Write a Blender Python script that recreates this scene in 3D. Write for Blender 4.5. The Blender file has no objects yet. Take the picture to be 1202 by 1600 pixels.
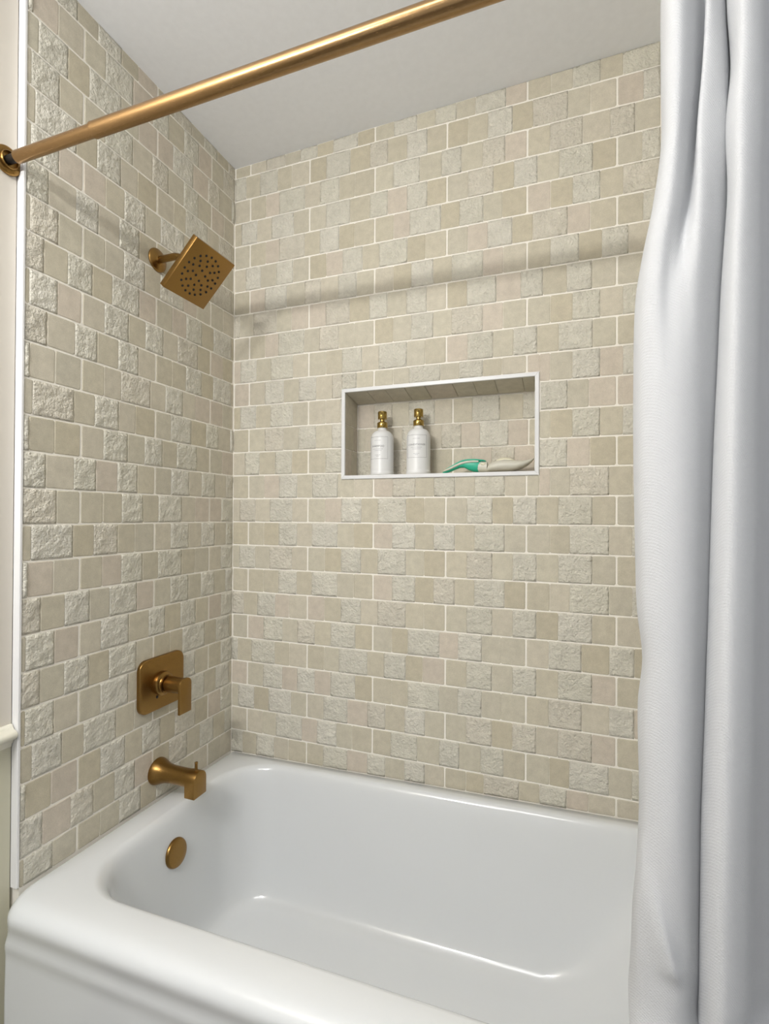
import bpy, bmesh, math, random
from mathutils import Vector, Matrix

C = bpy.context.scene.collection
sc = bpy.context.scene
PI = math.pi

# ------------------------------------------------------------------ camera
cam_data = bpy.data.cameras.new('camera')
cam_data.sensor_fit = 'HORIZONTAL'
cam_data.sensor_width = 36.0
cam_data.lens = 788.08 * 36.0 / 1202.0
cam_data.clip_start = 0.02
cam = bpy.data.objects.new('camera', cam_data)
C.objects.link(cam)
R_ = Vector((0.93839851, 0.34552044, 0.00488531))
U_ = Vector((-0.00208916, -0.00846452, 0.99996199))
F_ = Vector((-0.34554866, 0.93837305, 0.00722125))
M = Matrix((R_, U_, -F_)).transposed().to_4x4()
M.translation = Vector((1.10648612, -1.47036337, 1.23904172))
cam.matrix_world = M
sc.camera = cam

# ------------------------------------------------------------------ world, lamps, exposure
sc.view_settings.view_transform = 'Standard'
sc.view_settings.look = 'None'
sc.view_settings.exposure = 0.05
sc.view_settings.gamma = 1.0
sc.view_settings.use_curve_mapping = False
sc.cycles.use_denoising = True

world = bpy.data.worlds.new('room_light')
sc.world = world
world.use_nodes = True
bg = world.node_tree.nodes['Background']
bg.inputs['Color'].default_value = (0.985, 0.99, 1.0, 1)
bg.inputs['Strength'].default_value = 0.56

for i, (lx, ly) in enumerate(((0.22, -1.95), (0.34, -1.95), (0.46, -1.95))):   # vanity lamp bar behind the camera
    ld = bpy.data.lights.new('vanity_lamp', 'POINT')
    ld.energy = 19.0
    ld.color = (1.0, 0.98, 0.95)
    ld.shadow_soft_size = 0.03
    lo = bpy.data.objects.new('vanity_lamp', ld)
    lo.location = (lx, ly, 2.055)
    C.objects.link(lo)

ld = bpy.data.lights.new('fill_lamp', 'AREA')                      # soft fill disk added behind the camera to brighten the tub
ld.shape = 'DISK'; ld.size = 0.55
ld.energy = 7.0
ld.color = (1.0, 0.97, 0.93)
lo = bpy.data.objects.new('fill_lamp', ld)
lo.location = (0.80, -1.75, 2.44)
C.objects.link(lo)

# ------------------------------------------------------------------ helpers
def srgb(r, g, b):
    def f(c):
        c /= 255.0
        return c / 12.92 if c <= 0.04045 else ((c + 0.055) / 1.055) ** 2.4
    return (f(r), f(g), f(b), 1.0)

def tag(o, label=None, cat=None, group=None, kind=None):
    if label: o['label'] = label
    if cat: o['category'] = cat
    if group: o['group'] = group
    if kind: o['kind'] = kind
    return o

def link_mesh(name, me, mat=None, parent=None, loc=None):
    if mat and not me.materials: me.materials.append(mat)
    o = bpy.data.objects.new(name, me)
    C.objects.link(o)
    if parent: o.parent = parent
    if loc is not None: o.location = loc
    return o

def obj(name, bm, mat=None, parent=None, smooth=True, angle=40, loc=None):
    bmesh.ops.recalc_face_normals(bm, faces=bm.faces[:])
    if smooth:
        for f in bm.faces: f.smooth = True
        lim = math.radians(angle)
        for e in bm.edges:
            if len(e.link_faces) == 2 and e.calc_face_angle(0) > lim: e.smooth = False
    me = bpy.data.meshes.new(name)
    bm.to_mesh(me); bm.free()
    return link_mesh(name, me, mat, parent, loc)

def empty(name, loc=(0, 0, 0), parent=None):
    o = bpy.data.objects.new(name, None); C.objects.link(o)
    o.location = loc
    o.empty_display_size = 0.05
    if parent: o.parent = parent
    return o

def add_box(bm, x0, x1, y0, y1, z0, z1, bevel=0.0, segs=2):
    m = Matrix.Translation(((x0+x1)/2, (y0+y1)/2, (z0+z1)/2)) @ Matrix.Diagonal((abs(x1-x0), abs(y1-y0), abs(z1-z0), 1))
    g = bmesh.ops.create_cube(bm, size=1.0, matrix=m)
    if bevel:
        es = list({e for v in g['verts'] for e in v.link_edges})
        bmesh.ops.bevel(bm, geom=es, offset=bevel, segments=segs, profile=0.5, affect='EDGES')

def loft(bm, rings, closed=True, cap0=False, cap1=False):
    vs = [[bm.verts.new(p) for p in r] for r in rings]
    n = len(rings[0])
    for a, b in zip(vs[:-1], vs[1:]):
        for i in range(n if closed else n - 1):
            j = (i + 1) % n
            bm.faces.new((a[i], a[j], b[j], b[i]))
    if cap0: bm.faces.new(vs[0][::-1])
    if cap1: bm.faces.new(vs[-1])
    return vs

def lathe(bm, prof, n=32, origin=(0, 0, 0), axis='Z', cap0=True, cap1=True):
    """prof: list of (radius, distance along axis)"""
    rings = []
    o = Vector(origin)
    for r, h in prof:
        ring = []
        for k in range(n):
            a = 2 * PI * k / n
            c, s = r * math.cos(a), r * math.sin(a)
            if axis == 'Z': p = Vector((c, s, h))
            elif axis == 'X': p = Vector((h, c, s))
            else: p = Vector((s, h, c))
            ring.append(o + p)
        rings.append(ring)
    return loft(bm, rings, True, cap0, cap1)

def tube(bm, path, radii, n=24, cap=True):
    path = [Vector(p) for p in path]
    rings = []
    ref = Vector((0, 1, 0))
    for i, p in enumerate(path):
        t = (path[min(i+1, len(path)-1)] - path[max(i-1, 0)]).normalized()
        a = ref - t * ref.dot(t)
        if a.length < 1e-4: a = Vector((0, 0, 1)) - t * t.z
        a.normalize()
        b = t.cross(a)
        r = radii[i] if isinstance(radii, (list, tuple)) else radii
        rings.append([p + (a * math.cos(2*PI*k/n) + b * math.sin(2*PI*k/n)) * r for k in range(n)])
    loft(bm, rings, True, cap, cap)

def prism(bm, outline, ax, d0, d1, bevel=0.0, segs=2):
    """outline: (a, b) points, extruded along axis ax from d0 to d1"""
    def P(a, b, d):
        return {'X': (d, a, b), 'Y': (a, d, b), 'Z': (a, b, d)}[ax]
    v0 = [bm.verts.new(P(a, b, d0)) for a, b in outline]
    v1 = [bm.verts.new(P(a, b, d1)) for a, b in outline]
    n = len(outline)
    fs = [bm.faces.new(v0[::-1]), bm.faces.new(v1)]
    for i in range(n):
        fs.append(bm.faces.new((v0[i], v0[(i+1) % n], v1[(i+1) % n], v1[i])))
    bmesh.ops.recalc_face_normals(bm, faces=fs)
    if bevel:
        es = [e for e in fs[1].edges]
        bmesh.ops.bevel(bm, geom=es, offset=bevel, segments=segs, profile=0.5, affect='EDGES')

def rounded_rect(x0, x1, y0, y1, r, nc=8, ns=0):
    pts = []
    rs = r if isinstance(r, (list, tuple)) else (r, r, r, r)
    corners = [(x1, y1, 0, -1, -1), (x0, y1, 90, 1, -1), (x0, y0, 180, 1, 1), (x1, y0, 270, -1, 1)]
    arcs = []
    for (cx, cy, a0, sx, sy), rr in zip(corners, rs):
        arc = []
        for k in range(nc + 1):
            a = math.radians(a0 + 90.0 * k / nc)
            arc.append((cx + sx * rr + rr * math.cos(a), cy + sy * rr + rr * math.sin(a)))
        arcs.append(arc)
    for i, arc in enumerate(arcs):
        pts += arc
        if ns:
            p, q = arc[-1], arcs[(i + 1) % 4][0]
            for k in range(1, ns + 1):
                t = k / (ns + 1)
                pts.append((p[0] + (q[0]-p[0])*t, p[1] + (q[1]-p[1])*t))
    return pts

# ------------------------------------------------------------------ materials
def new_mat(name):
    m = bpy.data.materials.new(name)
    m.use_nodes = True
    nt = m.node_tree
    return m, nt, nt.nodes['Principled BSDF']

def coords(nt, scale=1.0, kind='Object'):
    tc = nt.nodes.new('ShaderNodeTexCoord')
    mp = nt.nodes.new('ShaderNodeMapping')
    mp.inputs['Scale'].default_value = (scale, scale, scale) if not isinstance(scale, tuple) else scale
    nt.links.new(tc.outputs[kind], mp.inputs['Vector'])
    return mp.outputs['Vector']

def world_pos(nt):
    g = nt.nodes.new('ShaderNodeNewGeometry')
    return g.outputs['Position']

def noise(nt, vec, scale, detail=2.0, rough=0.5):
    n = nt.nodes.new('ShaderNodeTexNoise')
    n.inputs['Scale'].default_value = scale
    n.inputs['Detail'].default_value = detail
    n.inputs['Roughness'].default_value = rough
    nt.links.new(vec, n.inputs['Vector'])
    return n.outputs['Fac']

def ramp(nt, fac, stops):
    r = nt.nodes.new('ShaderNodeValToRGB')
    el = r.color_ramp.elements
    while len(el) < len(stops): el.new(0.5)
    for e, (p, c) in zip(el, stops):
        e.position = p; e.color = c
    nt.links.new(fac, r.inputs['Fac'])
    return r.outputs['Color']

def mul(nt, a, b, fac=1.0, mode='MULTIPLY'):
    m = nt.nodes.new('ShaderNodeMix')
    m.data_type = 'RGBA'; m.blend_type = mode
    m.inputs['Factor'].default_value = fac
    nt.links.new(a, m.inputs['A']); nt.links.new(b, m.inputs['B'])
    return m.outputs['Result']

def bump(nt, h, strength, dist, base=None):
    b = nt.nodes.new('ShaderNodeBump')
    b.inputs['Strength'].default_value = strength
    b.inputs['Distance'].default_value = dist
    nt.links.new(h, b.inputs['Height'])
    if base: nt.links.new(base, b.inputs['Normal'])
    return b.outputs['Normal']

def plain(name, col, rough=0.5, metal=0.0, nscale=0.0, nstr=0.1, ndist=0.001, var=0.0):
    m, nt, p = new_mat(name)
    p.inputs['Base Color'].default_value = col
    p.inputs['Roughness'].default_value = rough
    p.inputs['Metallic'].default_value = metal
    if nscale:
        f = noise(nt, world_pos(nt), nscale, 3)
        nt.links.new(bump(nt, f, nstr, ndist), p.inputs['Normal'])
        if var:
            lo = tuple(c * (1 - var) for c in col[:3]) + (1,)
            hi = tuple(min(1, c * (1 + var)) for c in col[:3]) + (1,)
            nt.links.new(ramp(nt, noise(nt, world_pos(nt), nscale * .3, 2), [(.3, lo), (.7, hi)]), p.inputs['Base Color'])
    return m

def tile_mat(name, rough_kind):
    m, nt, p = new_mat(name)
    oi = nt.nodes.new('ShaderNodeObjectInfo')
    pos = world_pos(nt)
    mott = ramp(nt, noise(nt, pos, 45 if not rough_kind else 30, 4, .6), [(.25, (.86, .86, .85, 1)), (.75, (1.06, 1.06, 1.06, 1))])
    grain = ramp(nt, noise(nt, pos, 500, 2, .6), [(.25, (.86, .86, .86, 1)), (.75, (1.07, 1.07, 1.07, 1))])
    col = mul(nt, mul(nt, oi.outputs['Color'], mott), grain)
    nt.links.new(col, p.inputs['Base Color'])
    p.inputs['Roughness'].default_value = .62
    p.inputs['Specular IOR Level'].default_value = .3
    if rough_kind:
        n1 = bump(nt, noise(nt, pos, 105, 4, .6), 1.0, .0085)
        nt.links.new(bump(nt, noise(nt, pos, 600, 2), .25, .0008, n1), p.inputs['Normal'])
    else:
        n1 = bump(nt, noise(nt, pos, 60, 3), .25, .002)
        nt.links.new(bump(nt, noise(nt, pos, 700, 2), .25, .0006, n1), p.inputs['Normal'])
    return m

M_smooth = tile_mat('honed_stone', False)
M_rough = tile_mat('split_stone', True)
M_grout = plain('grout', srgb(240, 236, 226), .85, 0, 300, .2, .0006, .02)
M_white = plain('white_trim_paint', srgb(232, 232, 232), .35, 0, 60, .08, .001)
M_frame = plain('white_edge_trim', srgb(224, 225, 226), .35, 0, 90, .05, .0005)
M_wall = plain('greige_wall_paint', srgb(214, 208, 197), .6, 0, 250, .12, .0006)
M_wains = plain('wainscot_paint', srgb(205, 202, 180), .45, 0, 250, .08, .0006)
M_rail = plain('chair_rail_paint', srgb(222, 219, 204), .4, 0, 200, .06, .0005)
M_ceil = plain('ceiling_paint', srgb(234, 236, 240), .8, 0, 180, .15, .0008, .015)
M_floor = plain('floor_tile', srgb(104, 98, 90), .4, 0, 20, .1, .002, .1)

def tub_material():
    m, nt, p = new_mat('white_enamel')
    p.inputs['Base Color'].default_value = srgb(219, 222, 224)
    p.inputs['Roughness'].default_value = .16
    p.inputs['Coat Weight'].default_value = .3
    p.inputs['Coat Roughness'].default_value = .06
    nt.links.new(bump(nt, noise(nt, world_pos(nt), 14, 2), .05, .004), p.inputs['Normal'])
    return m
M_tub = tub_material()

def brass_material(name, col, rough=.3, stretch=(1, 1, 1)):
    m, nt, p = new_mat(name)
    p.inputs['Metallic'].default_value = 1.0
    p.inputs['Base Color'].default_value = col
    v = coords(nt, stretch)
    f = noise(nt, v, 1100, 2, .6)
    lo = tuple(c * .92 for c in col[:3]) + (1,)
    hi = tuple(c * 1.06 for c in col[:3]) + (1,)
    nt.links.new(ramp(nt, f, [(.3, lo), (.7, hi)]), p.inputs['Base Color'])
    nt.links.new(ramp(nt, f, [(.2, (rough*.85,)*3 + (1,)), (.8, (rough*1.2,)*3 + (1,))]), p.inputs['Roughness'])
    nt.links.new(bump(nt, f, .08, .0004), p.inputs['Normal'])
    return m
M_brass = brass_material('brushed_brass', (.30, .175, .055, 1), .29)
M_rod = brass_material('brushed_brass_tube', (.36, .225, .105, 1), .24, (.08, 1, 1))
M_gold = brass_material('polished_gold_pump', (.44, .31, .095, 1), .2)
M_dark = plain('dark_rubber', (.012, .009, .007, 1), .5)

def cloth_material():
    m, nt, p = new_mat('white_cotton')
    p.inputs['Base Color'].default_value = srgb(190, 192, 195)
    p.inputs['Roughness'].default_value = .9
    p.inputs['Sheen Weight'].default_value = .03
    w = nt.nodes.new('ShaderNodeTexWave')
    w.wave_type = 'BANDS'; w.bands_direction = 'DIAGONAL'
    w.inputs['Scale'].default_value = 160
    w.inputs['Distortion'].default_value = 1.5
    w.inputs['Detail'].default_value = 2
    nt.links.new(coords(nt, 1.0), w.inputs['Vector'])
    n1 = bump(nt, w.outputs['Fac'], .22, .0006)
    nt.links.new(bump(nt, noise(nt, world_pos(nt), 650, 3, .7), .6, .0012, n1), p.inputs['Normal'])
    return m
M_cloth = cloth_material()
M_bottle = plain('white_plastic_bottle', srgb(226, 227, 227), .35)
M_print = plain('label_print', srgb(66, 68, 74), .6)
M_fine = plain('label_fine_print', srgb(150, 152, 158), .6)
M_teal = plain('teal_rubber', srgb(48, 178, 146), .42)
M_greyp = plain('pale_grey_plastic', srgb(205, 203, 190), .4)
M_cream = plain('cream_plastic', srgb(228, 224, 200), .5)

# ------------------------------------------------------------------ setting dimensions
ROW = 0.08
Z0 = 0.42 + 24.94 * ROW            # grout line 0; line i is at Z0 - i * ROW
HALF = 2.89375573 * ROW            # half of a tile strip
KX = 0.0647                        # first strip joint on the back wall (odd rows)
LY = -1.5263 * ROW                 # first strip joint on the left wall (even rows)
W_END = 1.524                      # right end of the alcove
TILE_END = -0.7215                 # outer edge of the tile on the left wall
NX0, NX1, NZ0, NZ1, ND = 0.4297, 1.0130, 1.3665, 1.6320, 0.098   # niche opening

def ceil_z(x, y): return 2.4524 + .0199 * x - .0198 * y
def rim_z(x, y): return 0.4205 + .0208 * x - .0225 * y

# ------------------------------------------------------------------ walls, ceiling, floor
G = 0.0007                          # depth of the grout face behind the tile face
def wall_back():
    bm = bmesh.new()
    t = .14
    fx0, fx1, fz0, fz1 = NX0 - .002, NX1 + .002, NZ0 - .002, NZ1 + .002
    add_box(bm, -.16, fx0, G, t, 0, 2.47)
    add_box(bm, fx1, W_END + .16, G, t, 0, 2.47)
    add_box(bm, fx0, fx1, G, t, 0, fz0)
    add_box(bm, fx0, fx1, G, t, fz1, 2.47)
    add_box(bm, fx0, fx1, ND + .0008, t, fz0, fz1)
    return tag(obj('wall_back', bm, M_grout, smooth=False), 'long back alcove wall of beige stone tiles above the white bathtub', 'wall', kind='structure')
WB = wall_back()
bm = bmesh.new(); add_box(bm, -.16, -G, TILE_END + .001, G, 0, 2.47)
WL = tag(obj('wall_left', bm, M_grout, smooth=False), 'short tiled end wall carrying the brass shower fittings', 'wall', kind='structure')
bm = bmesh.new(); add_box(bm, W_END + G, W_END + .16, TILE_END, G, 0, 2.47)
WR = tag(obj('wall_right', bm, M_grout, smooth=False), 'tiled end wall of the alcove hidden behind the white curtain', 'wall', kind='structure')
PX = -.018                          # painted wall face, set back behind the tile
bm = bmesh.new(); add_box(bm, -.16, PX, -2.7, TILE_END - .0065, .79, 2.47)
tag(obj('wall_left_painted', bm, M_wall, smooth=False), 'painted greige wall strip left of the tiled edge above the chair rail', 'wall', kind='structure')
bm = bmesh.new(); add_box(bm, -.16, PX, -2.7, TILE_END - .0065, 0, .79)
tag(obj('wall_left_wainscot', bm, M_wains, smooth=False), 'cream painted lower wall strip below the chair rail beside the tub', 'wall', kind='structure')
bm = bmesh.new()
vs = []
for x, y in ((-.16, .14), (W_END + .9, .14), (W_END + .9, -2.7), (-.16, -2.7)):
    vs.append((bm.verts.new((x, y, ceil_z(x, y))), bm.verts.new((x, y, ceil_z(x, y) + .1))))
bm.faces.new([v[0] for v in vs]); bm.faces.new([v[1] for v in vs][::-1])
for i in range(4):
    j = (i + 1) % 4
    bm.faces.new((vs[i][0], vs[i][1], vs[j][1], vs[j][0]))
tag(obj('ceiling', bm, M_ceil, smooth=False), 'flat pale grey painted ceiling above the shower alcove', 'ceiling', kind='structure')
bm = bmesh.new(); add_box(bm, -.16, W_END + .9, -2.7, .14, -.06, 0)
tag(obj('floor', bm, M_floor, smooth=False), 'grey bathroom floor under the bathtub and curtain', 'floor', kind='structure')

# ------------------------------------------------------------------ tiles
rnd = random.Random(11)
BW = [(.133, .161, .126, .14, .126, .188, .126), (.133, .113, .214, .123, .152, .119, .146),
      (.132, .127, .151, .123, .201, .126, .14), (.128, .185, .15, .13, .137, .14, .13)]
BK = ['srsrsrs', 'ssrsrss', 'ssrsrss', 'srsrsrs']

def tile_bm(pts, kind, seed, bm=None, place=None):
    """pts: four corners (u, v) counter-clockwise in local coordinates; local y is the depth into the wall"""
    r = random.Random(seed)
    own = bm is None
    if own: bm = bmesh.new()
    T = place or (lambda p: p)
    (a, b, c, d) = [Vector((p[0], 0, p[1])) for p in pts]
    w = max((b - a).length, 1e-4); h = max((d - a).length, 1e-4)
    def at(s, t, dep):
        p = (a * (1-s) + b * s) * (1-t) + (d * (1-s) + c * s) * t
        return T(Vector((p.x, dep, p.z)))
    if kind == 's':
        rs, rt = min(.0028 / w, .3), min(.0028 / h, .3)
        base = [(rs, 0), (1-rs, 0), (1, rt), (1, 1-rt), (1-rs, 1), (rs, 1), (0, 1-rt), (0, rt)]
        jit = [(r.uniform(-.0006, .0006) / w, r.uniform(-.0006, .0006) / h) for _ in base]
        def ring(ins, dep):
            out = []
            for (s, t), (js, jt) in zip(base, jit):
                s2 = s + js; t2 = t + jt
                s2 = .5 + (s2 - .5) * (1 - 2 * ins / w); t2 = .5 + (t2 - .5) * (1 - 2 * ins / h)
                out.append(at(s2, t2, dep + (r.uniform(-.0002, .0002) if ins else 0)))
            return out
        loft(bm, [ring(0, .006), ring(0, .0009), ring(.0008, .0002), ring(.0024, -.0003)], True, False, True)
    else:
        nu, nv = max(3, int(round(w / .0055))), max(4, int(round(h / .0065)))
        g = [[0.0] * (nv + 1) for _ in range(nu + 1)]
        lumps = [(r.random(), r.random(), r.uniform(.0004, .0022) * r.choice((1, 1, -1)), r.uniform(.06, .16)) for _ in range(26)]
        for i in range(nu + 1):
            for j in range(nv + 1):
                s, t = i / nu, j / nv
                e = min(1, 5 * min(s, 1-s, t, 1-t) + .25)
                q = r.uniform(-.0011, .0011)
                for (ls, lt, lh, lw) in lumps:
                    dd = ((s - ls) * w / h) ** 2 + (t - lt) ** 2
                    q += lh * math.exp(-dd / (lw * lw))
                g[i][j] = max(-.0042, min(.0004, -q * e))
        vv = [[bm.verts.new(at(i / nu, j / nv, g[i][j])) for j in range(nv + 1)] for i in range(nu + 1)]
        for i in range(nu):
            for j in range(nv):
                bm.faces.new((vv[i][j], vv[i+1][j], vv[i+1][j+1], vv[i][j+1]))
        bnd = [(i, 0) for i in range(nu)] + [(nu, j) for j in range(nv)] + [(i, nv) for i in range(nu, 0, -1)] + [(0, j) for j in range(nv, 0, -1)]
        lo = [bm.verts.new(at(i / nu, j / nv, .006)) for i, j in bnd]
        top = [vv[i][j] for i, j in bnd]
        n = len(bnd)
        for k in range(n):
            bm.faces.new((lo[k], lo[(k+1) % n], top[(k+1) % n], top[k]))
    return bm

tile_cache = {}
def tile_mesh(w, h, kind, seed):
    key = (round(w, 4), round(h, 4), kind, seed)
    if key not in tile_cache:
        bm = tile_bm([(-w/2, -h/2), (w/2, -h/2), (w/2, h/2), (-w/2, h/2)], kind, seed)
        tile_cache[key] = finish_tile(bm, kind)
    return tile_cache[key]

def finish_tile(bm, kind):
    bmesh.ops.recalc_face_normals(bm, faces=bm.faces[:])
    if kind == 'r':
        for f in bm.faces: f.smooth = True
    me = bpy.data.meshes.new('smooth_tile' if kind == 's' else 'rough_tile')
    bm.to_mesh(me); bm.free()
    me.materials.append(M_smooth if kind == 's' else M_rough)
    return me

S_COL = [(203, 196, 177), (200, 193, 174), (206, 199, 182), (202, 196, 179), (198, 190, 169), (208, 198, 183), (204, 198, 180)]
R_COL = [(223, 219, 205), (221, 217, 202), (225, 221, 208), (222, 218, 204), (221, 215, 200)]
def tile_color(kind):
    c = rnd.choice(S_COL if kind == 's' else R_COL)
    k = rnd.uniform(.985, 1.015)
    return srgb(*[min(255, q * k) for q in c])

joined = {}
NICHE = []                          # placements of the niche lining
def put_tile(wall, u0, u1, v0, v1, kind, tops=None, bots=None, name=None):
    """wall: (parent, function local->world matrix, joined?)"""
    parent, mw, join = wall
    if u1 - u0 < .006 or v1 - v0 < .006: return
    uc, vc = (u0 + u1) / 2, (v0 + v1) / 2
    if join:
        bm = joined.setdefault((parent.name, kind, join), bmesh.new())
        mat = mw @ Matrix.Translation((uc, 0, vc))
        pts = [(u0-uc, v0-vc), (u1-uc, v0-vc), (u1-uc, v1-vc), (u0-uc, v1-vc)]
        tile_bm(pts, 's', rnd.randrange(99), bm, lambda p: mat @ p)
        return
    if tops or bots:
        t0, t1 = tops or (v1, v1); b0, b1 = bots or (v0, v0)
        bm = tile_bm([(u0-uc, b0-vc), (u1-uc, b1-vc), (u1-uc, t1-vc), (u0-uc, t0-vc)], kind, rnd.randrange(99))
        me = finish_tile(bm, kind)
    else:
        me = tile_mesh(u1 - u0, v1 - v0, kind, rnd.randrange(3))
    if mw in NICHE: name = 'niche_tile'
    o = bpy.data.objects.new(name or ('smooth_tile' if kind == 's' else 'rough_tile'), me)
    o.color = tile_color(kind)
    C.objects.link(o)
    o.parent = parent
    o.matrix_world = mw @ Matrix.Translation((uc, 0, vc))

def lay_strip(wall, s0, v0, v1, var, clip, topf=None, botf=None, hole=None, length=2 * HALF):
    """one strip of seven blocks starting at s0"""
    u = s0 + .0020
    total = length - .0040
    for frac, kind in zip(BW[var], BK[var]):
        a, b = u + .00005, u + frac * total - .00005
        u += frac * total
        a, b = max(a, clip[0]), min(b, clip[1])
        if b - a < .006: continue
        pieces = [(a, b, v0, v1)]
        if hole:
            hx0, hx1, hz0, hz1 = hole
            out = []
            for (p, q, r0, r1) in pieces:
                if q <= hx0 or p >= hx1 or r1 <= hz0 or r0 >= hz1: out.append((p, q, r0, r1)); continue
                if p < hx0: out.append((p, hx0, r0, r1))
                if q > hx1: out.append((hx1, q, r0, r1))
                m0, m1 = max(p, hx0), min(q, hx1)
                if r0 < hz0: out.append((m0, m1, r0, hz0))
                if r1 > hz1: out.append((m0, m1, hz1, r1))
            pieces = out
        for (p, q, r0, r1) in pieces:
            tops = bots = None
            if topf and (topf(p) < r1 or topf(q) < r1): tops = (topf(p), topf(q))
            if botf and (botf(p) > r0 or botf(q) > r0): bots = (botf(p), botf(q))
            lo = min(bots) if bots else r0; hi = max(tops) if tops else r1
            if hi - lo < .006: continue
            put_tile(wall, p, q, lo if bots else r0, hi if tops else r1, kind, tops, bots)

# back wall: strips seen in the photograph, per row (odd rows start at joint -1, even rows at joint 0)
BACK_ROWS = {13: [2, 2, 0, 1], 14: [0, 2, 0, 2], 15: [2, 2, 0, 1], 16: [0, 2, 0, 1], 17: [3, 2, 0, 1], 18: [1, 2, 0, 2],
             19: [0, 0, 1, 3], 20: [2, 1, 0, 1], 21: [1, 0, 1, 3], 22: [0, 3, 0, 2], 23: [2, 1, 3, 1], 24: [1, 3, 1, 2]}
MB = Matrix.Identity(4)
ML = Matrix.Rotation(PI / 2, 4, 'Z')
MR = Matrix.Translation((W_END, 0, 0)) @ Matrix.Rotation(-PI / 2, 4, 'Z')
# beyond SEEN_TO the curtain hides the wall
fr = .0125
hole = (NX0 - fr, NX1 + fr, NZ0 - fr, NZ1 + fr)
for i in range(-3, 26):
    zt, zb = Z0 - i * ROW - .0018, Z0 - (i + 1) * ROW + .0018
    top = (lambda u: ceil_z(u, 0) - .0006) if i <= 0 else None
    bot = (lambda u: rim_z(u, 0) - .001) if i >= 22 else None
    odd = i % 2
    start = KX - (2 * HALF if odd else HALF)
    SEEN_TO = 1.325 if i < 6 else 1.288
    vs_ = BACK_ROWS.get(i)
    for k in range(4):
        s0 = start + k * 2 * HALF
        var = vs_[k] if vs_ else rnd.randrange(4)
        lay_strip((WB, MB, None), s0, zb, zt, var, (.0016, SEEN_TO), top, bot, hole)
        lay_strip((WB, MB, 'hid'), s0, zb, zt, var, (SEEN_TO + .001, W_END - .0005), top, bot)
    topl = (lambda u: ceil_z(0, u) - .0006) if i <= 0 else None
    botl = (lambda u: rim_z(0, u) - .001) if i >= 22 else None
    startl = LY - (HALF if odd else 2 * HALF)
    for k in range(-1, 2):
        lay_strip((WL, ML, None), startl + k * 2 * HALF, zb, zt, rnd.randrange(4), (TILE_END + .0015, -.0016), topl, botl)
    topr = (lambda u: ceil_z(W_END, -u) - .0006) if i <= 0 else None
    botr = (lambda u: rim_z(W_END, -u) - .001) if i >= 22 else None
    for k in range(2):
        lay_strip((WR, MR, 'hid'), (0 if odd else -HALF) + k * 2 * HALF, zb, zt, rnd.randrange(4), (.002, -TILE_END), topr, botr)

# niche lining: back, two sides, top and ledge
NB = Matrix.Translation((0, ND, 0)); NICHE.append(NB)
edges = [NZ1 + .03, 1.6105 - .0, 1.5318, 1.4528, 1.3735, NZ0 - .02]
edges = [NZ1, 1.6105, 1.5318, 1.4528, 1.3735]
for r_ in range(4):
    s = (.758 if r_ % 2 == 1 else .989) - 2 * HALF
    zb = edges[r_ + 1] + .0012 if r_ < 3 else NZ0 + .0006
    zt = edges[r_] - .0012
    if r_ == 0: continue
    s -= 2 * HALF
    for k in range(4):
        lay_strip((WB, NB, None), s + k * 2 * HALF, zb, zt, rnd.randrange(4), (NX0 + .001, NX1 - .001))
NSL = Matrix.Translation((NX0, 0, 0)) @ Matrix.Rotation(PI / 2, 4, 'Z')        # left cheek, faces +x
NSR = Matrix.Translation((NX1, 0, 0)) @ Matrix.Rotation(-PI / 2, 4, 'Z')       # right cheek, faces -x
NICHE += [NSL, NSR]
for r_ in range(4):
    if r_ == 0: continue
    zt = edges[r_] - .0012 if r_ > 1 else NZ1 - .0006
    zb = edges[r_ + 1] + .0012 if r_ < 3 else NZ0 + .0006
    c0 = .05 if r_ % 2 else .07
    put_tile((WB, NSL, None), .001, c0, zb, zt, 's'); put_tile((WB, NSL, None), c0 + .001, ND - .001, zb, zt, 's')
    put_tile((WB, NSR, None), -ND + .001, -c0, zb, zt, 's'); put_tile((WB, NSR, None), -c0 + .001, -.001, zb, zt, 's')
NTOP = Matrix.Translation((0, 0, NZ1)) @ Matrix.Rotation(PI / 2 - math.atan2(.0195, ND), 4, 'X')        # soffit
NLED = Matrix.Translation((0, 0, NZ0)) @ Matrix.Rotation(-PI / 2, 4, 'X')       # ledge
us = [NX0 + .001]; NICHE += [NTOP, NLED]
while us[-1] < NX1 - .08: us.append(us[-1] + rnd.uniform(.06, .085))
us.append(NX1 - .001)
for a, b in zip(us[:-1], us[1:]):
    put_tile((WB, NTOP, None), a, b - .001, -ND + .001, -.0006, 's')
    put_tile((WB, NLED, None), a, b - .001, .0006, ND - .001, 's')

for (pn, kind, jn), bm in joined.items():
    bmesh.ops.recalc_face_normals(bm, faces=bm.faces[:])
    me = bpy.data.meshes.new('hidden_tiles'); bm.to_mesh(me); bm.free()
    me.materials.append(M_smooth if kind == 's' else M_rough)
    o = link_mesh('smooth_tiles' if kind == 's' else 'rough_tiles', me, None, bpy.data.objects[pn])
    o.color = srgb(*(S_COL[0] if kind == 's' else R_COL[0]))
    o['kind'] = 'stuff'

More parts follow.
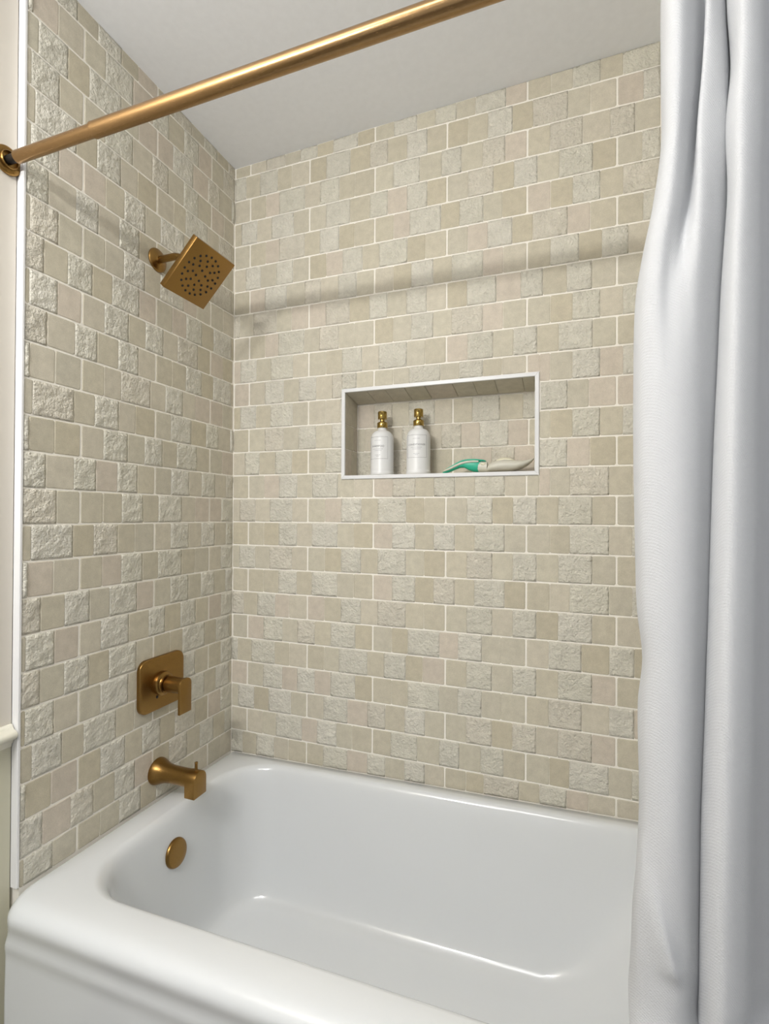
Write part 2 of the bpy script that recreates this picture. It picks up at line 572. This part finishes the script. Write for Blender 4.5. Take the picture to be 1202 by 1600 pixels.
# ------------------------------------------------------------------ trims
t = tag(empty('trim_1', (NX0, 0, NZ0)), 'white flat edging framing the wall niche opening', 'trim', kind='structure')
def frame_bar(pts):
    bm = bmesh.new()
    prism(bm, pts, 'Y', ND * 0 + .002, -.0045, .001, 1)
    o = obj('frame_bar', bm, M_frame, smooth=False)
    o.parent = t; o.location = (-NX0, 0, -NZ0)
f_ = .0118
frame_bar([(NX0-f_, NZ0-f_), (NX1+f_, NZ0-f_), (NX1, NZ0), (NX0, NZ0)])
frame_bar([(NX1+f_, NZ0-f_), (NX1+f_, NZ1+f_), (NX1, NZ1), (NX1, NZ0)])
frame_bar([(NX1+f_, NZ1+f_), (NX0-f_, NZ1+f_), (NX0, NZ1), (NX1, NZ1)])
frame_bar([(NX0-f_, NZ1+f_), (NX0-f_, NZ0-f_), (NX0, NZ0), (NX0, NZ1)])
bm = bmesh.new(); add_box(bm, PX + .0003, .0022, TILE_END - .006, TILE_END, .4392, ceil_z(0, TILE_END) - .001, .001, 1)
tag(obj('trim_2', bm, M_white, smooth=False), 'narrow white vertical edge strip finishing the left wall tiles', 'trim', kind='structure')
# chair rail: moulded profile (x out, z) run along y
prof = [(0, .742), (.004, .742), (.005, .748), (.009, .752), (.010, .757), (.018, .760), (.023, .765), (.024, .771), (.020, .777), (.012, .780), (.009, .785), (.005, .790), (0, .790)]
bm = bmesh.new()
loft(bm, [[(PX + .0003 + a, y, b + .0) for a, b in prof] for y in (-2.7, TILE_END - .0085)], True, True, True)
tag(obj('trim_3', bm, M_rail, angle=60), 'cream moulded chair rail between the painted wall and the wainscot', 'trim', kind='structure')

# ------------------------------------------------------------------ bathtub
def make_tub():
    bm = bmesh.new()
    X0, X1, Y0, Y1 = .0025, W_END - .0025, -.768, -.0025
    def ring(x0, x1, y0, y1, r, z, tilt=1.0):
        pts = rounded_rect(x0, x1, y0, y1, r, 10, 7)
        return [(x, y, z + tilt * ((x - 0) * .0208 - y * .0225)) for x, y in pts]
    ZR = .4205
    rings = []
    def outer(ins, dz, tilt=1.0, r=.045):
        rs = (.004, .004, r, r)
        return ring(X0, X1, Y0 + ins, Y1, rs, ZR + dz, tilt)
    # apron from the floor up
    rings.append(ring(X0, X1, Y0 + .0125, Y1, (.004, .004, .012, .012), .001, 0))
    rings.append(outer(.0125, -.20, 1, .012))
    for ins, dz, r in ((.0125, -.124, .014), (.0120, -.113, .015), (.0102, -.102, .017), (.0082, -.093, .020), (.0074, -.085, .024),
                       (.0076, -.077, .028), (.0078, -.069, .032), (.0068, -.060, .036), (.0048, -.051, .040), (.0026, -.044, .043),
                       (.0010, -.037, .046), (.0, -.030, .048), (.0012, -.0225, .049)):
        rings.append(outer(ins, dz, 1, r))
    def out2(i, dz):     # round over all sides towards the deck
        return ring(X0 + i * .35, X1 - i * .35, Y0 + i, Y1 - i * .15, (.004, .004, .05, .05), ZR + dz)
    for i_, dz in ((.0045, -.0155), (.0095, -.0098), (.0165, -.0052), (.025, -.0020), (.036, 0.0)):
        rings.append(out2(i_, dz))
    # basin: (left, right, front, back, radius, z offset)
    B = [(.078, 1.452, -.686, -.040, .150, .0015),
         (.083, 1.447, -.681, -.044, .148, .0005),
         (.089, 1.441, -.675, -.049, .145, -.003),
         (.095, 1.434, -.668, -.054, .142, -.010),
         (.100, 1.427, -.662, -.058, .139, -.020),
         (.104, 1.418, -.658, -.063, .136, -.036),
         (.112, 1.385, -.650, -.075, .134, -.090),
         (.121, 1.335, -.641, -.092, .132, -.160),
         (.131, 1.280, -.632, -.110, .130, -.230),
         (.141, 1.230, -.622, -.125, .126, -.290),
         (.149, 1.190, -.614, -.136, .120, -.322),
         (.158, 1.160, -.606, -.146, .112, -.342),
         (.170, 1.135, -.594, -.158, .104, -.354),
         (.188, 1.110, -.577, -.175, .095, -.361),
         (.220, 1.070, -.545, -.205, .080, -.364)]
    for b in B:
        rings.append(ring(b[0], b[1], b[2], b[3], b[4], ZR + b[5]))
    loft(bm, rings, True, False, True)
    o = obj('bathtub', bm, M_tub, angle=75)
    return o
tub = tag(make_tub(), 'glossy white enamelled alcove bathtub with rounded deck against the tiled walls', 'bathtub')
# overflow cover on the basin's tap end
bm = bmesh.new()
lathe(bm, [(.028, -.006), (.0345, .0), (.0362, .004), (.0362, .008), (.0345, .0115), (.0315, .0135), (.016, .0142), (.0, .0144)][:-1], 40, axis='X')
ov = obj('overflow_cover', bm, M_brass, tub, angle=50)
ov.location = (.109, -.3855, .3305)
ov.rotation_euler = (0, math.radians(-8), 0)
ov['label'] = 'round brushed brass overflow cover'

# ------------------------------------------------------------------ tub spout
SY, SZ = -.335, .5065
sp = tag(empty('tub_spout', (0, SY, SZ)), 'brushed brass tub spout over the deck with a small pull knob', 'spout')
bm = bmesh.new()
lathe(bm, [(.0365, .0008), (.0368, .004), (.036, .009), (.0325, .018), (.0285, .028), (.0255, .040), (.0240, .055), (.0238, .085), (.0245, .118), (.0255, .150)], 40, axis='X')
def d_shape(r, drop, n=18):
    pts = [(r * math.cos(PI * k / n), r * math.sin(PI * k / n)) for k in range(n + 1)]
    return pts + [(-r, -drop + .002), (-r + .002, -drop), (r - .002, -drop), (r, -drop + .002)]
prism(bm, d_shape(.0257, .043), 'X', .119, .1505, .0012, 2)
obj('spout_body', bm, M_brass, sp, angle=35)
bm = bmesh.new()
lathe(bm, [(.0062, .0235), (.0062, .0262), (.0042, .0275), (.0042, .044), (.0046, .0445), (.0046, .0475), (.0038, .0483)], 20, origin=(.137, 0, 0))
obj('pull_knob', bm, M_brass, sp, angle=40)

# ------------------------------------------------------------------ shower valve
VY, VZ = -.3285, .7605
va = tag(empty('shower_valve', (0, VY, VZ)), 'brass shower valve with rounded square plate and drop lever handle', 'valve')
bm = bmesh.new()
prism(bm, rounded_rect(-.0835, .0835, -.0745, .0745, .027, 8), 'X', .0008, .0115, .003, 3)
obj('wall_plate', bm, M_brass, va, angle=35)
bm = bmesh.new()
lathe(bm, [(.0335, .0113), (.0335, .020), (.0325, .0235), (.029, .026), (.0245, .0268), (.0235, .0285), (.0235, .034), (.0175, .0345), (.0175, .046)], 40, axis='X', origin=(0, -.006, -.002))
obj('hub', bm, M_brass, va, angle=35)
bm = bmesh.new()
lathe(bm, [(.018, .0400), (.0222, .0402), (.0226, .043), (.0222, .055), (.0215, .070), (.0220, .086), (.0226, .094)], 36, axis='X', origin=(0, -.006, -.002))
def lever(n=8):
    w, top, rr = .0226, .0226, .017
    pts = [(w, -.0735), (w, top - rr)]
    pts += [(w - rr + rr * math.cos(PI/2*k/n), top - rr + rr * math.sin(PI/2*k/n)) for k in range(1, n + 1)]
    pts += [(-w + rr - rr * math.sin(PI/2*k/n), top - rr + rr * math.cos(PI/2*k/n)) for k in range(0, n + 1)]
    pts += [(-w, -.0735)]
    return [(a - .006, b - .002) for a, b in pts]
prism(bm, lever(), 'X', .0915, .0985, .0008, 2)
obj('lever_handle', bm, M_brass, va, angle=35)
bm = bmesh.new()
lathe(bm, [(.0042, .0113), (.0042, .0128), (.003, .0136)], 16, axis='X', origin=(0, -.022, -.037))
obj('screw', bm, M_dark, va)

# ------------------------------------------------------------------ shower head
HY, HZ = -.352, 1.963
sh = tag(empty('showerhead', (0, HY, HZ)), 'square brushed brass shower head on a short bent wall arm', 'shower head')
bm = bmesh.new()
lathe(bm, [(.0325, .0008), (.0325, .0035), (.0295, .0065), (.018, .0105), (.0125, .0125), (.0115, .0135)], 40, axis='X')
obj('wall_flange', bm, M_brass, sh, angle=45)
hc = Vector((.1533, 0, 1.8945 - HZ))           # centre of the face
n_ = Vector((.7096, .006, -.7045)).normalized()
path = [(.004, 0, 0), (.045, 0, 0)]
cx, cz, rb = .058, -.050, .050
for k in range(0, 8):
    a = math.radians(90 - 45 * k / 7)
    path.append((cx + rb * math.cos(a), 0, cz + rb * math.sin(a)))
endp = hc - n_ * .045
path.append(tuple(endp))
bm = bmesh.new(); tube(bm, path, .0098, 24)
obj('shower_arm', bm, M_brass, sh, angle=50)
X_ = Vector((0, 1, 0)); Y_ = n_.cross(X_)
hm = Matrix((X_, Y_, n_)).transposed().to_4x4(); hm.translation = hc
bm = bmesh.new()
lathe(bm, [(.0105, -.058), (.0145, -.056), (.0165, -.048), (.0165, -.040), (.0135, -.035), (.018, -.028), (.022, -.0165)], 32)
bk = obj('swivel_joint', bm, M_brass, sh, angle=45); bk.matrix_local = hm
bm = bmesh.new(); add_box(bm, -.078, .078, -.078, .078, -.0165, 0, .0014, 2)
pl = obj('spray_plate', bm, M_brass, sh, angle=35); pl.matrix_local = hm
# nozzles: swirl of rings as in the photograph
noz = [(0.0150, 4, 20), (.0300, 8, 0), (.0435, 12, 10), (.0575, 20, 4)]
bm = bmesh.new()
lathe(bm, [(.0034, .0002), (.0034, .0012), (.0024, .0022), (.0014, .0022), (.0014, .0010)], 12)
nm = None
for rr, cnt, ph in noz:
    for k in range(cnt):
        a = math.radians(ph + 360.0 * k / cnt)
        p = Matrix.Translation((rr * math.cos(a), rr * math.sin(a), -.0002))
        if nm is None:
            o = obj('nozzle', bm, M_dark, pl, angle=50); nm = o.data
        else:
            o = bpy.data.objects.new('nozzle', nm); C.objects.link(o); o.parent = pl
        o.matrix_local = p

# ------------------------------------------------------------------ curtain rod
RY, RZ = -.750, 1.9875
rod = tag(empty('shower_rod', (PX, RY, RZ)), 'brushed brass tension shower rod spanning the alcove above the tub', 'curtain rod')
J = .233
bm = bmesh.new()
lathe(bm, [(.0124, .0165), (.0124, J + .02)], 40, axis='X', origin=(-PX, 0, 0))
obj('inner_tube', bm, M_rod, rod, angle=40)
bm = bmesh.new()
lathe(bm, [(.0136, J + .0006), (.0146, J), (.0150, J + .0015), (.0146, J + .004), (.0146, 1.505)], 40, axis='X', origin=(-PX, 0, 0))
obj('outer_tube', bm, M_rod, rod, angle=40)
for side in (0, 1):
    bm = bmesh.new()
    s_ = 1 if not side else -1
    xb = .0003 if not side else (W_END - PX - .0003)
    pr = [(.0270, 0), (.0290, .0015), (.0295, .004), (.0285, .007), (.0262, .0088), (.0200, .0093), (.0185, .0093), (.0180, .0125), (.0168, .0135), (.0160, .0125), (.0155, .0060)]
    lathe(bm, [(r, xb + s_ * h) for r, h in pr], 40, axis='X')
    fl = obj('wall_flange', bm, M_brass, rod, angle=45)
    bm = bmesh.new()
    x0 = (.0062, .036) if not side else (W_END - PX - .036, W_END - PX - .0062)
    lathe(bm, [(.0090, x0[0]), (.0090, x0[1])], 24, axis='X')
    obj('socket', bm, M_dark, fl)

# ------------------------------------------------------------------ shower curtain
CUR = [
    (1.9841, [(1.2280, -0.7200), (1.2167, -0.7350), (1.2207, -0.7650), (1.2333, -0.7720), (1.2500, -0.7570), (1.2650, -0.7381), (1.2626, -0.7650), (1.2778, -0.7570), (1.2877, -0.7385), (1.2890, -0.7520), (1.2941, -0.7820), (1.3145, -0.7720), (1.3346, -0.7350)]),
    (1.8732, [(1.2251, -0.7200), (1.2158, -0.7370), (1.2193, -0.7650), (1.2319, -0.7730), (1.2500, -0.7570), (1.2656, -0.7368), (1.2619, -0.7650), (1.2783, -0.7550), (1.2896, -0.7360), (1.2864, -0.7520), (1.2925, -0.7830), (1.3144, -0.7720), (1.3345, -0.7350)]),
    (1.7942, [(1.2251, -0.7200), (1.2162, -0.7370), (1.2180, -0.7650), (1.2302, -0.7750), (1.2474, -0.7600), (1.2615, -0.7394), (1.2584, -0.7660), (1.2798, -0.7570), (1.2945, -0.7310), (1.2905, -0.7500), (1.2925, -0.7830), (1.3150, -0.7720), (1.3345, -0.7350)]),
    (1.7154, [(1.2252, -0.7200), (1.2163, -0.7370), (1.2174, -0.7650), (1.2275, -0.7750), (1.2422, -0.7620), (1.2545, -0.7440), (1.2532, -0.7680), (1.2805, -0.7570), (1.2898, -0.7410), (1.2834, -0.7570), (1.2898, -0.7860), (1.3150, -0.7720), (1.3332, -0.7370)]),
    (1.6367, [(1.2147, -0.7200), (1.2059, -0.7380), (1.2088, -0.7660), (1.2203, -0.7770), (1.2343, -0.7680), (1.2456, -0.7520), (1.2524, -0.7720), (1.2771, -0.7570), (1.2915, -0.7395), (1.2851, -0.7570), (1.2886, -0.7880), (1.3128, -0.7730), (1.3322, -0.7380)]),
    (1.5738, [(1.2027, -0.7200), (1.1940, -0.7380), (1.1982, -0.7660), (1.2109, -0.7760), (1.2243, -0.7700), (1.2364, -0.7640), (1.2505, -0.7750), (1.2745, -0.7570), (1.2895, -0.7395), (1.2818, -0.7570), (1.2865, -0.7890), (1.3121, -0.7730), (1.3315, -0.7380)]),
    (1.5189, [(1.1950, -0.7200), (1.1865, -0.7380), (1.1919, -0.7650), (1.2052, -0.7770), (1.2195, -0.7740), (1.2329, -0.7760), (1.2490, -0.7760), (1.2718, -0.7570), (1.2867, -0.7395), (1.2785, -0.7570), (1.2846, -0.7890), (1.3115, -0.7730), (1.3308, -0.7380)]),
    (1.4171, [(1.1928, -0.7200), (1.1844, -0.7380), (1.1898, -0.7650), (1.2036, -0.7790), (1.2188, -0.7830), (1.2345, -0.7820), (1.2499, -0.7750), (1.2691, -0.7570), (1.2839, -0.7395), (1.2745, -0.7570), (1.2827, -0.7890), (1.3096, -0.7730), (1.3289, -0.7380)]),
    (1.3233, [(1.1930, -0.7200), (1.1845, -0.7380), (1.1899, -0.7650), (1.2037, -0.7790), (1.2194, -0.7840), (1.2344, -0.7830), (1.2499, -0.7750), (1.2658, -0.7570), (1.2811, -0.7395), (1.2705, -0.7570), (1.2808, -0.7890), (1.3083, -0.7730), (1.3275, -0.7380)]),
    (1.2064, [(1.1954, -0.7200), (1.1865, -0.7380), (1.1915, -0.7650), (1.2045, -0.7790), (1.2195, -0.7840), (1.2338, -0.7830), (1.2480, -0.7750), (1.2631, -0.7570), (1.2784, -0.7395), (1.2672, -0.7570), (1.2790, -0.7890), (1.3070, -0.7730), (1.3262, -0.7380)]),
    (1.1209, [(1.1978, -0.7200), (1.1889, -0.7380), (1.1930, -0.7650), (1.2053, -0.7790), (1.2195, -0.7840), (1.2331, -0.7830), (1.2467, -0.7750), (1.2611, -0.7570), (1.2770, -0.7395), (1.2652, -0.7570), (1.2771, -0.7890), (1.3057, -0.7730), (1.3248, -0.7380)]),
    (1.0565, [(1.2032, -0.7200), (1.1953, -0.7380), (1.1974, -0.7650), (1.2074, -0.7790), (1.2196, -0.7840), (1.2325, -0.7830), (1.2454, -0.7750), (1.2591, -0.7570), (1.2749, -0.7395), (1.2632, -0.7570), (1.2758, -0.7890), (1.3045, -0.7730), (1.3235, -0.7380)]),
    (0.9968, [(1.1987, -0.7200), (1.1901, -0.7380), (1.1946, -0.7650), (1.2061, -0.7790), (1.2196, -0.7840), (1.2319, -0.7830), (1.2447, -0.7750), (1.2578, -0.7570), (1.2735, -0.7395), (1.2615, -0.7570), (1.2746, -0.7890), (1.3038, -0.7730), (1.3228, -0.7380)]),
    (0.8731, [(1.2003, -0.7200), (1.1917, -0.7380), (1.1947, -0.7650), (1.2055, -0.7790), (1.2182, -0.7850), (1.2304, -0.7840), (1.2428, -0.7750), (1.2545, -0.7570), (1.2700, -0.7395), (1.2575, -0.7570), (1.2721, -0.7890), (1.3013, -0.7730), (1.3202, -0.7380)]),
    (0.7960, [(1.1974, -0.7200), (1.1884, -0.7400), (1.1890, -0.7660), (1.2031, -0.7790), (1.2160, -0.7840), (1.2298, -0.7830), (1.2421, -0.7750), (1.2538, -0.7570), (1.2693, -0.7395), (1.2565, -0.7570), (1.2708, -0.7890), (1.3000, -0.7730), (1.3189, -0.7380)]),
    (0.7421, [(1.1936, -0.7200), (1.1841, -0.7400), (1.1864, -0.7660), (1.2004, -0.7790), (1.2135, -0.7840), (1.2280, -0.7830), (1.2415, -0.7750), (1.2532, -0.7570), (1.2686, -0.7395), (1.2559, -0.7570), (1.2702, -0.7890), (1.2994, -0.7730), (1.3182, -0.7380)]),
    (0.6959, [(1.1921, -0.7200), (1.1827, -0.7400), (1.1862, -0.7660), (1.2014, -0.7790), (1.2168, -0.7840), (1.2303, -0.7830), (1.2415, -0.7750), (1.2532, -0.7570), (1.2687, -0.7395), (1.2555, -0.7570), (1.2695, -0.7890), (1.2987, -0.7730), (1.3175, -0.7380)]),
    (0.6690, [(1.1914, -0.7200), (1.1813, -0.7400), (1.1867, -0.7660), (1.2039, -0.7790), (1.2185, -0.7840), (1.2299, -0.7830), (1.2409, -0.7750), (1.2525, -0.7570), (1.2680, -0.7395), (1.2552, -0.7570), (1.2689, -0.7890), (1.2981, -0.7730), (1.3169, -0.7380)]),
    (0.6268, [(1.1891, -0.7200), (1.1793, -0.7400), (1.1860, -0.7660), (1.2005, -0.7790), (1.2155, -0.7840), (1.2279, -0.7830), (1.2402, -0.7750), (1.2518, -0.7570), (1.2673, -0.7395), (1.2545, -0.7570), (1.2683, -0.7890), (1.2968, -0.7730), (1.3156, -0.7380)]),
]
def make_curtain():
    tail = [(1.352, -.718), (1.378, -.768), (1.412, -.782), (1.446, -.738), (1.476, -.722), (1.500, -.750)]
    rows = [(z, p + tail) for z, p in CUR]
    rows[0] = (1.9705, rows[0][1])
    last = rows[-1][1]
    for z, dy in ((.56, -.012), (.50, -.045), (.44, -.062), (.30, -.066), (.12, -.068)):
        rows.append((z, [(x, min(y * .55 - .36, -.745) + dy) for x, y in last]))
    def cr(p0, p1, p2, p3, t):
        return .5 * (2*p1 + (p2-p0)*t + (2*p0-5*p1+4*p2-p3)*t*t + (3*p1-p0-3*p2+p3)*t**3)
    NU, NV = 7, 6
    def dense(pts):
        out = []
        for i in range(len(pts) - 1):
            a = pts[max(i-1, 0)]; b = pts[i]; c = pts[i+1]; d = pts[min(i+2, len(pts)-1)]
            for k in range(NU):
                t = k / NU
                out.append((cr(a[0], b[0], c[0], d[0], t), cr(a[1], b[1], c[1], d[1], t)))
        out.append(pts[-1]); return out
    R = [(z, dense(p)) for z, p in rows]
    grid = []
    for i in range(len(R) - 1):
        a, b, c, d = R[max(i-1, 0)], R[i], R[i+1], R[min(i+2, len(R)-1)]
        for k in range(NV):
            t = k / NV
            # linear in height, eased sideways (rows are unevenly spaced)
            z = b[0] + (c[0] - b[0]) * t
            hb, hc_ = b[0] - c[0], 1
            row = []
            for q in range(len(b[1])):
                def tang(p0, p1, p2, z0, z1, z2): return (p2 - p0) / (z2 - z0) if abs(z2 - z0) > 1e-6 else 0
                o = []
                for ax in (0, 1):
                    m1 = tang(a[1][q][ax], b[1][q][ax], c[1][q][ax], a[0], b[0], c[0]) * (c[0] - b[0])
                    m2 = tang(b[1][q][ax], c[1][q][ax], d[1][q][ax], b[0], c[0], d[0]) * (c[0] - b[0])
                    p, s = b[1][q][ax], c[1][q][ax]
                    o.append((2*t**3-3*t*t+1)*p + (t**3-2*t*t+t)*m1 + (-2*t**3+3*t*t)*s + (t**3-t*t)*m2)
                row.append((o[0], o[1], z))
            grid.append(row)
    grid.append([(x, y, R[-1][0]) for x, y in R[-1][1]])
    def crease(x, z, x0, slope, z0, z1, h, wl, wr):
        """a soft tuck: a ridge running down and to the right, steep on its right side"""
        t = (z0 - z) / (z0 - z1)
        if t <= 0 or t >= 1.25: return 0.0
        amp = min(1, t * 1.3) * (1 if t < 1 else max(0, 1 - (t - 1) / .25) ** 2)
        d = x - (x0 + slope * (z0 - z))
        return -h * amp * math.exp(-(d / (wl if d < 0 else wr)) ** 2)
    grid = [[(x, y + (crease(x, z, 1.189, .27, .825, .700, .0085, .016, .0085) if x < 1.247 else 0), z) for x, y, z in row] for row in grid]
    bm = bmesh.new()
    loft(bm, grid, False)
    o = obj('shower_curtain', bm, M_cloth, angle=180)
    md = o.modifiers.new('thickness', 'SOLIDIFY'); md.thickness = .0012; md.offset = 0
    return o
tag(make_curtain(), 'white cotton shower curtain hanging in soft folds from the brass rod', 'curtain')

# ------------------------------------------------------------------ pump bottles
def text_mesh(body, size):
    cu = bpy.data.curves.new('txt', 'FONT')
    cu.body = body; cu.size = size; cu.align_x = 'CENTER'; cu.align_y = 'CENTER'
    cu.space_character = 1.15
    o = bpy.data.objects.new('txt', cu); C.objects.link(o)
    dg = bpy.context.evaluated_depsgraph_get()
    me = bpy.data.meshes.new_from_object(o.evaluated_get(dg))
    bm = bmesh.new(); bm.from_mesh(me)
    bpy.data.objects.remove(o); bpy.data.meshes.remove(me)
    return bm

def bend(bm, r, zc):
    for e in range(2):
        long_ = [ed for ed in bm.edges if ed.calc_length() > .006]
        if long_: bmesh.ops.subdivide_edges(bm, edges=long_, cuts=1)
    bmesh.ops.triangulate(bm, faces=bm.faces[:])
    for v in bm.verts:
        a = v.co.x / r
        v.co = Vector((r * math.sin(a), -r * math.cos(a), zc + v.co.y))
    return bm

def make_bottle(loc, label, word, size, turn, nozzle):
    t = tag(empty('pump_bottle', loc), label, 'bottle', 'white pump bottles in the wall niche')
    bm = bmesh.new()
    Rb = .0372
    lathe(bm, [(.0345, 0), (.0378, .0012), (.0385, .004), (.0385, .0105), (.0375, .013), (Rb, .0145), (Rb, .114), (.0368, .1195), (.0352, .1265), (.0320, .1335), (.0272, .1390), (.0215, .1425), (.0160, .1442), (.0138, .1460), (.0134, .1545)], 48)
    obj('bottle_body', bm, M_bottle, t, angle=50)
    r = Rb + .00025
    bm = text_mesh(word, size)
    o = obj('lettering', bend(bm, r, .0905), M_print, t, smooth=False); o.rotation_euler = (0, 0, turn)
    bm = bmesh.new()
    def seg(x0, x1, y0, y1):
        n = max(1, int((x1 - x0) / .003))
        for k in range(n):
            a, b = x0 + (x1-x0)*k/n, x0 + (x1-x0)*(k+1)/n
            bm.faces.new([bm.verts.new((p, q, 0)) for p, q in ((a, y0), (b, y0), (b, y1), (a, y1))])
    hw, z0, z1, th = .0335, .051, .1205, .0005
    seg(-hw, hw, z0, z0 + th); seg(-hw, hw, z1 - th, z1)
    seg(-hw, -hw + th, z0, z1); seg(hw - th, hw, z0, z1)
    o = obj('label_border', bend(bm, r, 0), M_print, t, smooth=False); o.rotation_euler = (0, 0, turn)
    bm = bmesh.new()
    rr = random.Random(4)
    for (z, w) in ((.1085, .022), (.0815, .036), (.0765, .026), (.0625, .018), (.0585, .009)):
        x = -w / 2
        while x < w / 2 - .001:
            l = rr.uniform(.0012, .0035)
            seg(x, min(x + l, w / 2), z, z + .0011)
            x += l + .0009
    o = obj('fine_print', bend(bm, r, 0), M_fine, t, smooth=False); o.rotation_euler = (0, 0, turn); o['kind'] = 'stuff'
    pu = empty('pump', (0, 0, .1545), t)
    bm = bmesh.new()
    lathe(bm, [(.0160, -.0015), (.0166, -.0005), (.0166, .0145), (.0158, .0158), (.0120, .0180), (.0095, .0190), (.0072, .0200), (.0072, .0262)], 36)
    obj('collar', bm, M_gold, pu, angle=40)
    bm = bmesh.new()
    lathe(bm, [(.0100, .0262), (.0140, .0266), (.0146, .0280), (.0146, .0490), (.0136, .0512), (.0110, .0520)], 36)
    obj('pump_head', bm, M_gold, pu, angle=40)
    bm = bmesh.new()
    tube(bm, [(0, -.006, .0440), (0, -.0150, .0440), (0, -.0195, .0432), (0, -.0210, .0415)], [.0046, .0044, .0040, .0036], 16)
    o = obj('nozzle', bm, M_gold, pu, angle=50); o.rotation_euler = (0, 0, nozzle)
    return t
make_bottle((.5388, .0475, NZ0 + .0006), 'white pump bottle lettered SHAMPOO with a gold pump, left of the pair', 'SHAMPOO', .0082, math.radians(-3), math.radians(6))
make_bottle((.6600, .0475, NZ0 + .0006), 'white pump bottle lettered CONDITIONER with a gold pump, nearer the teal brush', 'CONDITIONER', .0076, math.radians(6), math.radians(6))

# ------------------------------------------------------------------ bath brush
BX, BZ = .0, NZ0 + .0006
br = tag(empty('bath_brush', (.88, .04, BZ)), 'teal and white handled bath scrubber lying flat on the niche ledge', 'brush')
def oval_loft(bm, secs, n=20, p=2.2):
    """secs: (x, y centre, z centre, half width y, half height z) in world; relative to the brush origin"""
    rings = []
    for (x, y, z, hy, hz) in secs:
        ring = []
        for k in range(n):
            a = 2 * PI * k / n
            c, s = math.cos(a), math.sin(a)
            ring.append((x - .88, y - .04 + hy * math.copysign(abs(c) ** (2/p), c), z + hz * math.copysign(abs(s) ** (2/p), s)))
        rings.append(ring)
    loft(bm, rings, True, True, True)
# lower grip (teal), white inlay, upper teal rib
bm = bmesh.new()
oval_loft(bm, [(.7415, .036, .0035, .004, .0028), (.748, .036, .006, .009, .005), (.762, .036, .0115, .011, .0068), (.778, .036, .0195, .012, .0085), (.794, .036, .0265, .0125, .0098), (.808, .036, .0285, .013, .0120), (.822, .036, .0255, .0135, .0165), (.836, .036, .0225, .0138, .0185), (.850, .036, .0205, .0135, .0180), (.857, .036, .0205, .011, .0150)])
grip = obj('grip', bm, M_teal, br, angle=60); grip['label'] = 'teal rubber grip'
bm = bmesh.new()
oval_loft(bm, [(.746, .0275, .0075, .003, .0020), (.762, .0262, .0135, .004, .0034), (.780, .0250, .0215, .004, .0040), (.798, .0242, .0290, .004, .0040), (.815, .0240, .0330, .004, .0036), (.835, .0240, .0342, .004, .0034), (.852, .0250, .0335, .003, .0028)], 14)
o = obj('inlay', bm, M_greyp, br, angle=60); o['label'] = 'pale grey strip along the grip'
bm = bmesh.new()
oval_loft(bm, [(.752, .034, .0125, .006, .0025), (.768, .034, .0200, .009, .0035), (.785, .034, .0290, .010, .0040), (.802, .034, .0365, .0105, .0038), (.820, .034, .0392, .011, .0036), (.845, .034, .0388, .011, .0034), (.866, .034, .0362, .009, .0028), (.872, .034, .0345, .005, .0018)], 16)
o = obj('top_rib', bm, M_teal, br, angle=60); o['label'] = 'lighter teal rib on top of the grip'
bm = bmesh.new()
oval_loft(bm, [(.846, .036, .0185, .0125, .0145), (.856, .036, .0180, .0145, .0160), (.868, .036, .0175, .0150, .0165), (.876, .036, .0170, .0150, .0155)])
col = obj('neck_collar', bm, M_greyp, br, angle=60); col['label'] = 'pale grey collar with an oval button'
bm = bmesh.new()
oval_loft(bm, [(.858, .0225, .0255, .0010, .0020), (.862, .0215, .0257, .0018, .0036), (.868, .0212, .0257, .0018, .0036), (.872, .0225, .0255, .0010, .0020)], 12, 2)
obj('button', bm, M_cream, col, angle=60)
bm = bmesh.new()
oval_loft(bm, [(.874, .038, .0075, .012, .0060), (.880, .038, .0130, .019, .0110), (.890, .038, .0165, .023, .0142), (.905, .039, .0190, .026, .0165), (.925, .040, .0200, .027, .0175), (.945, .041, .0195, .027, .0165), (.962, .041, .0200, .026, .0140), (.978, .041, .0225, .023, .0110), (.992, .041, .0275, .017, .0078), (1.002, .041, .0330, .010, .0046), (1.0085, .041, .0385, .003, .0015)], 24)
o = obj('brush_head', bm, M_greyp, br, angle=60); o['label'] = 'pale grey tapering head with an upturned tip'
bm = bmesh.new()
oval_loft(bm, [(.893, .066, .0300, .002, .003), (.900, .066, .0345, .012, .0070), (.912, .066, .0372, .016, .0088), (.926, .066, .0380, .0165, .0092), (.940, .066, .0365, .015, .0082), (.952, .066, .0330, .009, .0055), (.957, .066, .0305, .002, .002)], 20)
o = obj('scrub_pad', bm, M_cream, br, angle=60); o['label'] = 'cream domed pad'
